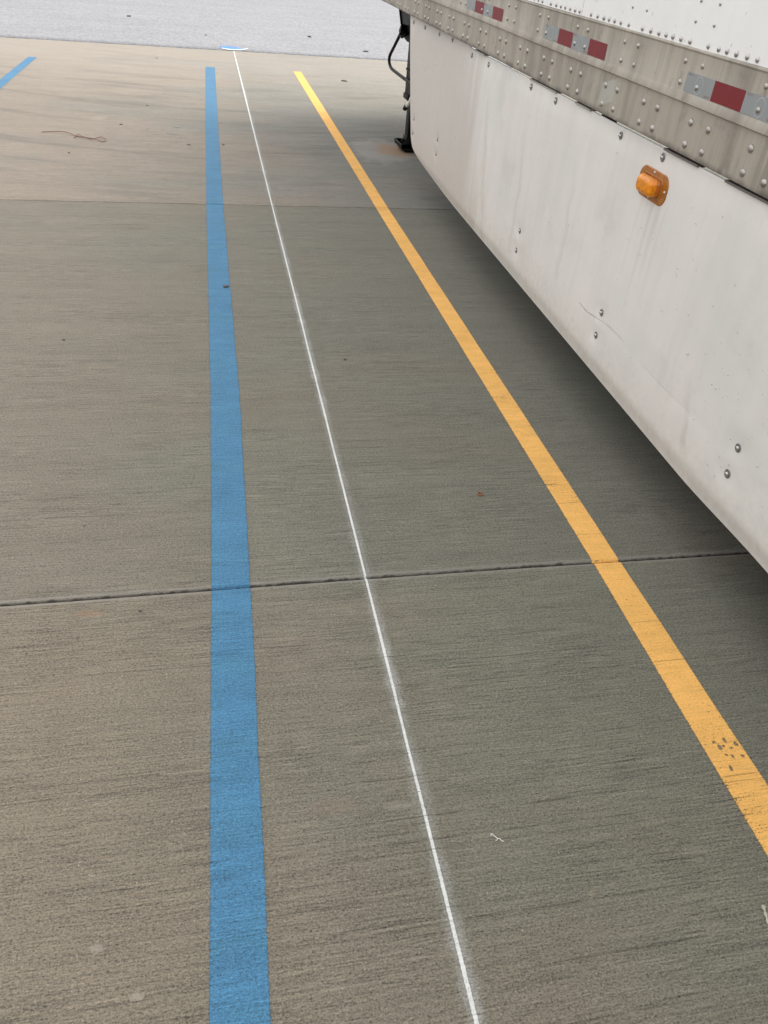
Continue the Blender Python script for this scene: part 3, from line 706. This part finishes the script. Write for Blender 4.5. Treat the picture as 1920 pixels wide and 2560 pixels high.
so = skirt.modifiers.new('thickness', 'SOLIDIFY'); so.thickness = 0.0045; so.offset = 0.0
# screws: washer, mandrel dome, pin hole
bm = bmesh.new()
seg = 20
quad_strip(bm, [[(dx, r * math.cos(2 * math.pi * k / seg), r * math.sin(2 * math.pi * k / seg)) for k in range(seg)] for dx, r in ((0.002, 0.0132), (-0.0020, 0.0132), (-0.0030, 0.0120), (-0.0030, 0.0095), (-0.0024, 0.0088), (-0.0024, 0.0060))], closed=True, mi=0)
n0 = len(bm.faces); dome(bm, 0.0064, 0.0062, 14, 4, 0.0022)
bm.faces.ensure_lookup_table()
for f in bm.faces[n0:]: f.material_index = 1
n0 = len(bm.faces); dome(bm, 0.0021, 0.0010, 8, 2, 0.0080); bm.faces.ensure_lookup_table()
for f in bm.faces[n0:]: f.material_index = 2
pr = new_obj('skirt_bolt', bm, [MAT['bolt'], MAT['pin'], MAT['hole']], skirt, smooth=35.0)
copies(pr, skirt, [S(A, U, skirt_x(A, U) + pucker(A, U) - 0.0026) for A, U in BOLTS])
# dragged scuff and shorter nicks
bm = bmesh.new()
def scuff(pts, w):
    P = spline([(A, U, 0) for A, U in pts], 8); rows = []
    for i, p in enumerate(P):
        t = i / (len(P) - 1); ww = w * (math.sin(math.pi * min(1, t * 1.0 + 0.08)) ** 0.5) * (0.7 + 0.5 * mnoise.noise(Vector((t * 14, w * 900, 0))))
        rows.append([S(p.x, p.y + ww * s_, skirt_x(p.x, p.y) + pucker(p.x, p.y) - 0.0028) for s_ in (-1, 1)])
    quad_strip(bm, rows)
scuff([(2.654, 0.392), (2.584, 0.387), (2.508, 0.396), (2.45, 0.404)], 0.0020)
new_obj('scuff_mark', bm, MAT['scuff'], skirt); bm = bmesh.new()
scuff([(2.47, 0.402), (2.409, 0.410), (2.323, 0.414), (2.25, 0.410)], 0.0008)
new_obj('scuff_mark', bm, MAT['scuff'], skirt); bm = bmesh.new()
scuff([(2.13, 0.402), (2.001, 0.399), (1.867, 0.401), (1.748, 0.412)], 0.0003)
new_obj('scuff_mark', bm, MAT['scuff'], skirt); bm = bmesh.new()
for A, U in ((3.19, .361), (3.127, .366), (2.321, .532), (2.315, .699), (2.085, .731), (2.078, .722), (1.894, .543), (1.9, .538), (1.957, .639), (2.095, .592), (3.274, .304), (2.42, .71), (2.02, .79), (1.8, .80), (2.6, .70), (2.55, .62), (1.72, .70), (1.66, .86)):
    scuff([(A, U), (A - 0.006, U - 0.004 * random.choice((-1, 1, 2))), (A - 0.011, U - 0.003)], 0.0010)
rs = random.Random(11)
for i in range(110):
    A, U = rs.uniform(1.35, 4.1), rs.uniform(0.30, 0.93)
    l_, dx, w_ = rs.uniform(0.003, 0.009), rs.choice((-1, 1)), rs.uniform(0.0006, 0.0016)
    scuff([(A, U), (A - l_ * 0.6, U + 0.004 * rs.uniform(-1, 1)), (A - l_ * 1.1, U + 0.006 * dx * rs.random())], w_)
new_obj('stone_chips', bm, MAT['scuff'], skirt)['kind'] = 'stuff'
# pale bottom edge and inner stiffener
bm = bmesh.new()
box(bm, L(-2.6, 0.60, 1.385), L(3.9, 0.66, 1.405)); 
new_obj('skirt_stiffener', bm, MAT['frame'], skirt)
# clips lying over the rail / skirt gap
for i, (a0, a1) in enumerate(((3.28, 3.53), (2.93, 3.02), (2.14, 2.30), (4.30, 4.40), (1.60, 1.95))):
    bm = bmesh.new(); box(bm, S(a0, 1.0128, 1.353), S(a1, 1.0160, 1.380)); new_obj('skirt_clip', bm, MAT['clip2' if i != 2 and i != 4 else 'clip'], skirt)
# skirt on the far side keeps the underside dark
bm = bmesh.new(); box(bm, L(-2.6, 0.22, 3.885), L(5.9, 1.015, 3.89)); new_obj('side_skirt', bm, MAT['skirt'], trailer)

# --- amber marker lamp: riveted flange, rubber ring, rounded lens
def stadium(hw, hh, r, n=8):
    pts = []
    for cx, cy, a0 in ((hw - r, hh - r, 0), (-hw + r, hh - r, 90), (-hw + r, -hh + r, 180), (hw - r, -hh + r, 270)):
        for k in range(n + 1):
            t = math.radians(a0 + 90 * k / n); pts.append((cx + r * math.cos(t), cy + r * math.sin(t)))
    return pts
lx = skirt_x(2.345, 0.903) + pucker(2.345, 0.903)
lc = S(2.345, 0.9035, lx - 0.001)
def loft(bm, layers, mi=0):
    vs = quad_strip(bm, [[(-d, q[0], q[1]) for q in stadium(hw, hh, r)] for d, hw, hh, r in layers], closed=True, mi=mi)
    f = bm.faces.new(vs[-1]); f.material_index = mi
bm = bmesh.new(); loft(bm, [(-0.004, 0.098, 0.0455, 0.036), (0.004, 0.098, 0.0455, 0.036), (0.006, 0.096, 0.0435, 0.034), (0.0065, 0.066, 0.030, 0.014), (0.0095, 0.064, 0.0285, 0.013), (0.0095, 0.061, 0.0255, 0.011), (0.0070, 0.060, 0.0245, 0.011)])
lamp = new_obj('marker_lamp', bm, MAT['flange'], trailer, smooth=40.0); lamp.location = lc
bm = bmesh.new(); loft(bm, [(0.004, 0.057, 0.0250, 0.012), (0.016, 0.056, 0.0250, 0.013), (0.019, 0.053, 0.0262, 0.014), (0.030, 0.051, 0.0258, 0.015), (0.036, 0.0485, 0.0235, 0.015), (0.0395, 0.043, 0.0185, 0.013), (0.0405, 0.034, 0.0125, 0.010)])
for f in bm.faces:
    if f.calc_center_median().x > -0.020: f.material_index = 1
lens = new_obj('lens', bm, [MAT['amber'], MAT['amber_deep']], lamp, smooth=60.0)
bm = bmesh.new(); dome(bm, 0.0050, 0.0042, 12, 3, 0.006)
pr = new_obj('screw', bm, MAT['pin'], lamp, smooth=True)
copies(pr, lamp, [Vector((0, dA, dU)) for dA, dU in ((0.003, 0.0375), (0.084, 0.0), (-0.084, 0.0), (0.003, -0.0375))])

# --- landing gear (plumb in the world, carried by the trailer)
gear = bpy.data.objects.new('landing_gear', None)
def wobj(name, build, mat, parent, smooth=30.0):
    bm = bmesh.new(); build(bm)
    for v in bm.verts: v.co = TMI @ v.co
    return new_obj(name, bm, mat, parent, smooth=smooth)
def b_leg(bm):
    box(bm, (1.632, 7.10, 0.43), (1.772, 7.26, 1.085), bev=0.006)
    box(bm, (1.622, 7.09, 0.405), (1.782, 7.27, 0.445), bev=0.004)
gear = wobj('landing_gear', b_leg, MAT['dark'], trailer)
def b_inner(bm):
    box(bm, (1.655, 7.115, 0.045), (1.760, 7.235, 0.42), bev=0.005)
    box(bm, (1.645, 7.105, 0.030), (1.770, 7.245, 0.125), bev=0.004)
wobj('inner_leg', b_inner, MAT['black'], gear)
def b_foot(bm):
    # pressed sand shoe: flat tread, flared sides, upturned outer flange
    t = 0.008
    inner = [(1.64, 7.10), (1.64, 7.27), (1.81, 7.27), (1.81, 7.10)]
    outer = [(1.600, 7.075), (1.595, 7.350), (1.855, 7.350), (1.855, 7.075)]
    rows = [[(x, y, 0.003) for x, y in inner], [(x, y, 0.030) for x, y in outer], [(x - 0.004 * (1 if x < 1.7 else -1), y, 0.066) for x, y in outer], [(x + 0.004 * (1 if x < 1.7 else -1), y, 0.066) for x, y in outer], [(x + 0.008 * (1 if x < 1.7 else -1), y, 0.036) for x, y in outer], [(x, y, 0.012) for x, y in inner]]
    vs = quad_strip(bm, rows, closed=True)
    bm.faces.new(vs[0]); bm.faces.new(vs[-1])
wobj('sand_shoe', b_foot, MAT['dark'], gear, smooth=20.0)
def b_pin(bm): tube(bm, [(1.615, 7.17, 0.085), (1.80, 7.17, 0.085)], 0.012)
wobj('shoe_pin', b_pin, MAT['dark'], gear)
def b_gusset(bm):
    prism(bm, [(1.652, 7.86, 1.06), (1.652, 7.685, 0.904), (1.652, 7.545, 0.815), (1.652, 7.42, 0.803), (1.652, 6.95, 0.80), (1.652, 6.90, 1.06)], (0, 0, 0), (0.012, 0, 0))
    prism(bm, [(1.640, 7.86, 1.06), (1.640, 7.685, 0.904), (1.75, 7.685, 0.904), (1.75, 7.86, 1.06)], (0, 0, 0), (0, -0.010, 0.008))
wobj('gusset_plate', b_gusset, MAT['black'], gear)
def b_hook(bm):
    prism(bm, [(1.600, 7.47, 0.925), (1.600, 7.545, 0.868), (1.600, 7.50, 0.838), (1.600, 7.455, 0.875)], (0, 0, 0), (0.052, 0.02, -0.01))
    tube(bm, [(1.60, 7.46, 0.835), (1.60, 7.39, 0.835), (1.62, 7.37, 0.85), (1.655, 7.40, 0.87)], 0.010)
wobj('crank_hook', b_hook, MAT['black'], gear)
def b_crank(bm):
    pts = [(1.60, 7.41, 0.884), (1.60, 7.48, 0.844), (1.60, 7.66, 0.748), (1.60, 7.80, 0.676), (1.60, 7.855, 0.640), (1.60, 7.868, 0.618), (1.60, 7.850, 0.590), (1.60, 7.79, 0.568), (1.60, 7.70, 0.558), (1.60, 7.45, 0.557), (1.60, 7.20, 0.558), (1.60, 6.98, 0.560), (1.60, 6.80, 0.562)]
    tube(bm, spline(pts, 6), 0.0132)
wobj('crank_handle', b_crank, MAT['black'], gear, smooth=50.0)
def b_link(bm):
    prism(bm, [(1.62, 7.12, 0.66), (1.62, 7.15, 0.60), (1.62, 7.10, 0.45), (1.62, 6.98, 0.47), (1.62, 6.98, 0.66)], (0, 0, 0), (0.02, 0, 0))
    tube(bm, [(1.60, 6.90, 0.62), (1.60, 7.10, 0.64)], 0.011)
wobj('leg_bracket', b_link, MAT['dark'], gear)
def b_slv(bm): tube(bm, [(1.585, 6.74, 0.500), (1.597, 6.88, 0.428), (1.601, 6.985, 0.388)], 0.0175)
wobj('handle_sleeve', b_slv, MAT['shiny'], gear, smooth=50.0)
def b_grip(bm): tube(bm, [(1.601, 6.990, 0.386), (1.603, 7.05, 0.362), (1.605, 7.085, 0.348)], [0.0205, 0.0205, 0.019])
wobj('handle_grip', b_grip, MAT['dark'], gear, smooth=50.0)
# second leg and the cross shaft on the far side
def b_leg2(bm):
    box(bm, (3.45, 7.10, 0.43), (3.59, 7.26, 1.085), bev=0.006); box(bm, (3.47, 7.115, 0.03), (3.575, 7.235, 0.44))
    box(bm, (3.38, 7.05, 0.003), (3.66, 7.31, 0.03)); tube(bm, [(1.75, 7.18, 0.90), (3.47, 7.18, 0.90)], 0.02)
wobj('far_leg', b_leg2, MAT['black'], gear)

# ------------------------------------------------------------------ small things lying about
def blob(name, loc, size, mat, label, cat, group=None, rz=0.0, seed=0, curl=0.0):
    bm = bmesh.new(); bmesh.ops.create_icosphere(bm, subdivisions=2, radius=1.0)
    for v in bm.verts:
        n = v.co.copy(); k = 1 + 0.28 * mnoise.noise(n * 1.7 + Vector((seed * 3.1, 0, 0)))
        v.co = Vector((n.x * size[0] * k, n.y * size[1] * k, max(-0.2, n.z) * size[2] * k + size[2] * 0.2 + curl * n.x * n.x * size[0]))
    o = new_obj(name, bm, mat, smooth=True); o.location = (loc[0], loc[1], loc[2] if len(loc) > 2 else 0.0); o.rotation_euler = (0, 0, rz)
    return tag(o, label, cat, group)
MAT['pebble'] = plain_mat('dark_pebble', (0.085, 0.078, 0.070), 0.8, var=0.4, scale=70)
MAT['leafm'] = plain_mat('dead_leaf', (0.085, 0.070, 0.055), 0.8, var=0.4, scale=40)
MAT['gum'] = plain_mat('tar_spot', (0.16, 0.15, 0.14), 0.8, var=0.3, scale=40)
MAT['rust'] = plain_mat('rusty_iron', (0.20, 0.10, 0.052), 0.85, var=0.4, scale=90)
MAT['wire'] = plain_mat('rusty_wire', (0.19, 0.085, 0.06), 0.6, var=0.3, scale=30)
MAT['string'] = plain_mat('white_thread', (0.72, 0.70, 0.63), 0.9, var=0.1)
MAT['stem'] = plain_mat('dry_stem', (0.40, 0.39, 0.30), 0.9, var=0.3, scale=60)

blob('leaf', (0.026, 3.9, 0.003), (0.017, 0.013, 0.006), MAT['leafm'], 'small dark curled leaf on the right half of the long blue line', 'leaf', rz=0.1, seed=2)
G1 = 'dark pebbles on the road'; G2 = 'dark bits on the far concrete'; G3 = 'specks of grit on the concrete nearby'
for i, (x, y, s, lab) in enumerate(((-1.381, 17.164, 0.055, 'flat dark scrap on the road, farthest back left of the blue spray mark'), (-0.025, 14.973, 0.030, 'small dark pebble on the road just left of the blue spray mark'),
                                    (1.753, 15.767, 0.060, 'largest dark pebble on the road, between the blue spray mark and the trailer'), (2.485, 14.152, 0.06, 'flat dark scrap on the road beside the trailer leg crank'))):
    blob('pebble', (x, y, 0.004), (s * 0.8, s * 0.5, s * 0.3), MAT['pebble'], lab, 'pebble', G1, rz=i, seed=i)
for i, (x, y, s, lab) in enumerate(((-0.673, 12.037, 0.020, 'tiny dark bit on pale concrete near the road edge, between the two blue lines'), (-0.614, 8.701, 0.022, 'dark bit on concrete above and right of the rusty wire'),
                                    (-0.788, 7.758, 0.022, 'black speck on concrete just beyond the loop of the rusty wire'), (-0.557, 7.613, 0.012, 'tiny speck on concrete right of the rusty wire'),
                                    (0.082, 7.12, 0.022, 'dark bit on concrete just right of the long blue line, level with the rusty wire'), (-0.2, 7.07, 0.02, 'dark bit just left of the long blue line, level with the rusty wire'),
                                    (-1.081, 6.648, 0.02, 'dark bit on concrete nearer than the rusty wire'), (1.669, 10.967, 0.055, 'dark flat scrap on concrete between the yellow line end and the trailer'))):
    blob('debris', (x, y), (s * 0.75, s * 0.5, s * 0.25), MAT['pebble'], lab, 'debris', G2, rz=i * 1.3, seed=i + 9)
for i, (x, y, s) in enumerate(((-0.305, 7.754, 0.045), (-0.341, 7.477, 0.062))):
    blob('tar_spot', (x, y), (s * 0.9, s * 0.7, 0.0015), MAT['gum'], ('smaller faint grey tar spot left of the long blue line', 'larger faint grey tar spot left of the long blue line')[i], 'tar spot', 'tar spots beside the blue line', seed=i + 30)
for i, (x, y, s, lab) in enumerate(((-0.256, 1.562, 0.0055, 'dark speck of grit just below the near joint, left of the long blue line'), (-0.520, 1.439, 0.0035, 'dark speck of grit below the near joint at the left edge'),
                                    (-0.674, 3.278, 0.008, 'dark speck of grit at far left, about level with the leaf'), (-0.441, 1.95, 0.004, 'dark speck of grit above the near joint at left'), (0.515, 3.05, 0.008, 'brown speck of grit between the white and yellow lines'))):
    blob('grit', (x, y), (s, s * 0.7, s * 0.6), MAT['pebble'], lab, 'grit', G3, rz=i, seed=i + 50)
# rusted ring lying flat
bm = bmesh.new(); seg = 22
rows = []
for r, z in ((0.0105, 0.000), (0.0108, 0.0045), (0.0095, 0.0065), (0.0068, 0.0062), (0.0056, 0.0030), (0.0052, 0.0)):
    rows.append([(0.825 + r * math.cos(2 * math.pi * k / seg) * (1 + 0.06 * math.sin(3 * k)), 2.011 + 0.92 * r * math.sin(2 * math.pi * k / seg), z) for k in range(seg)])
quad_strip(bm, rows, closed=True)
tag(new_obj('metal_ring', bm, MAT['rust'], smooth=True), 'small rusty metal ring lying between the white and yellow lines', 'ring')
# bent rusty wire
wp = [(-1.374, 7.314), (-1.272, 7.326), (-1.176, 7.283), (-1.095, 7.211), (-1.007, 7.142), (-0.937, 7.071), (-0.872, 7.041), (-0.851, 7.095), (-0.900, 7.154), (-0.96, 7.135), (-1.03, 7.160), (-1.08, 7.212), (-1.106, 7.160), (-1.093, 7.134)]
bm = bmesh.new(); tube(bm, spline([(x, y, 0.004 + 0.006 * (i % 3)) for i, (x, y) in enumerate(wp)], 6), 0.0028, 8)
tag(new_obj('wire', bm, MAT['wire'], smooth=True), 'thin bent rusty wire with a loop lying on the concrete at left', 'wire')
bm = bmesh.new()
tube(bm, spline([(x, y, 0.0022) for x, y in ((0.495, 0.806), (0.4945, 0.8085), (0.4965, 0.8105), (0.4985, 0.8095), (0.4995, 0.8065), (0.502, 0.804), (0.506, 0.799), (0.511, 0.797), (0.513, 0.793), (0.517, 0.790))], 4), 0.0008, 6)
tube(bm, spline([(x, y, 0.0022) for x, y in ((0.506, 0.799), (0.5045, 0.7955), (0.5005, 0.795))], 4), 0.0007, 6)
tag(new_obj('thread', bm, MAT['string'], smooth=True), 'short frayed white thread on the concrete right of the thin white line', 'thread')
bm = bmesh.new(); tube(bm, spline([(0.9935, 0.584, 0.003), (0.9905, 0.573, 0.004), (0.987, 0.563, 0.0045), (0.985, 0.550, 0.004), (0.990, 0.535, 0.003)], 5), [0.0030 + 0.0012 * math.sin(i) for i in range(21)], 8)
tag(new_obj('stem', bm, MAT['stem'], smooth=True), 'pale dry curled stem on the concrete at the lower right edge', 'plant stem')
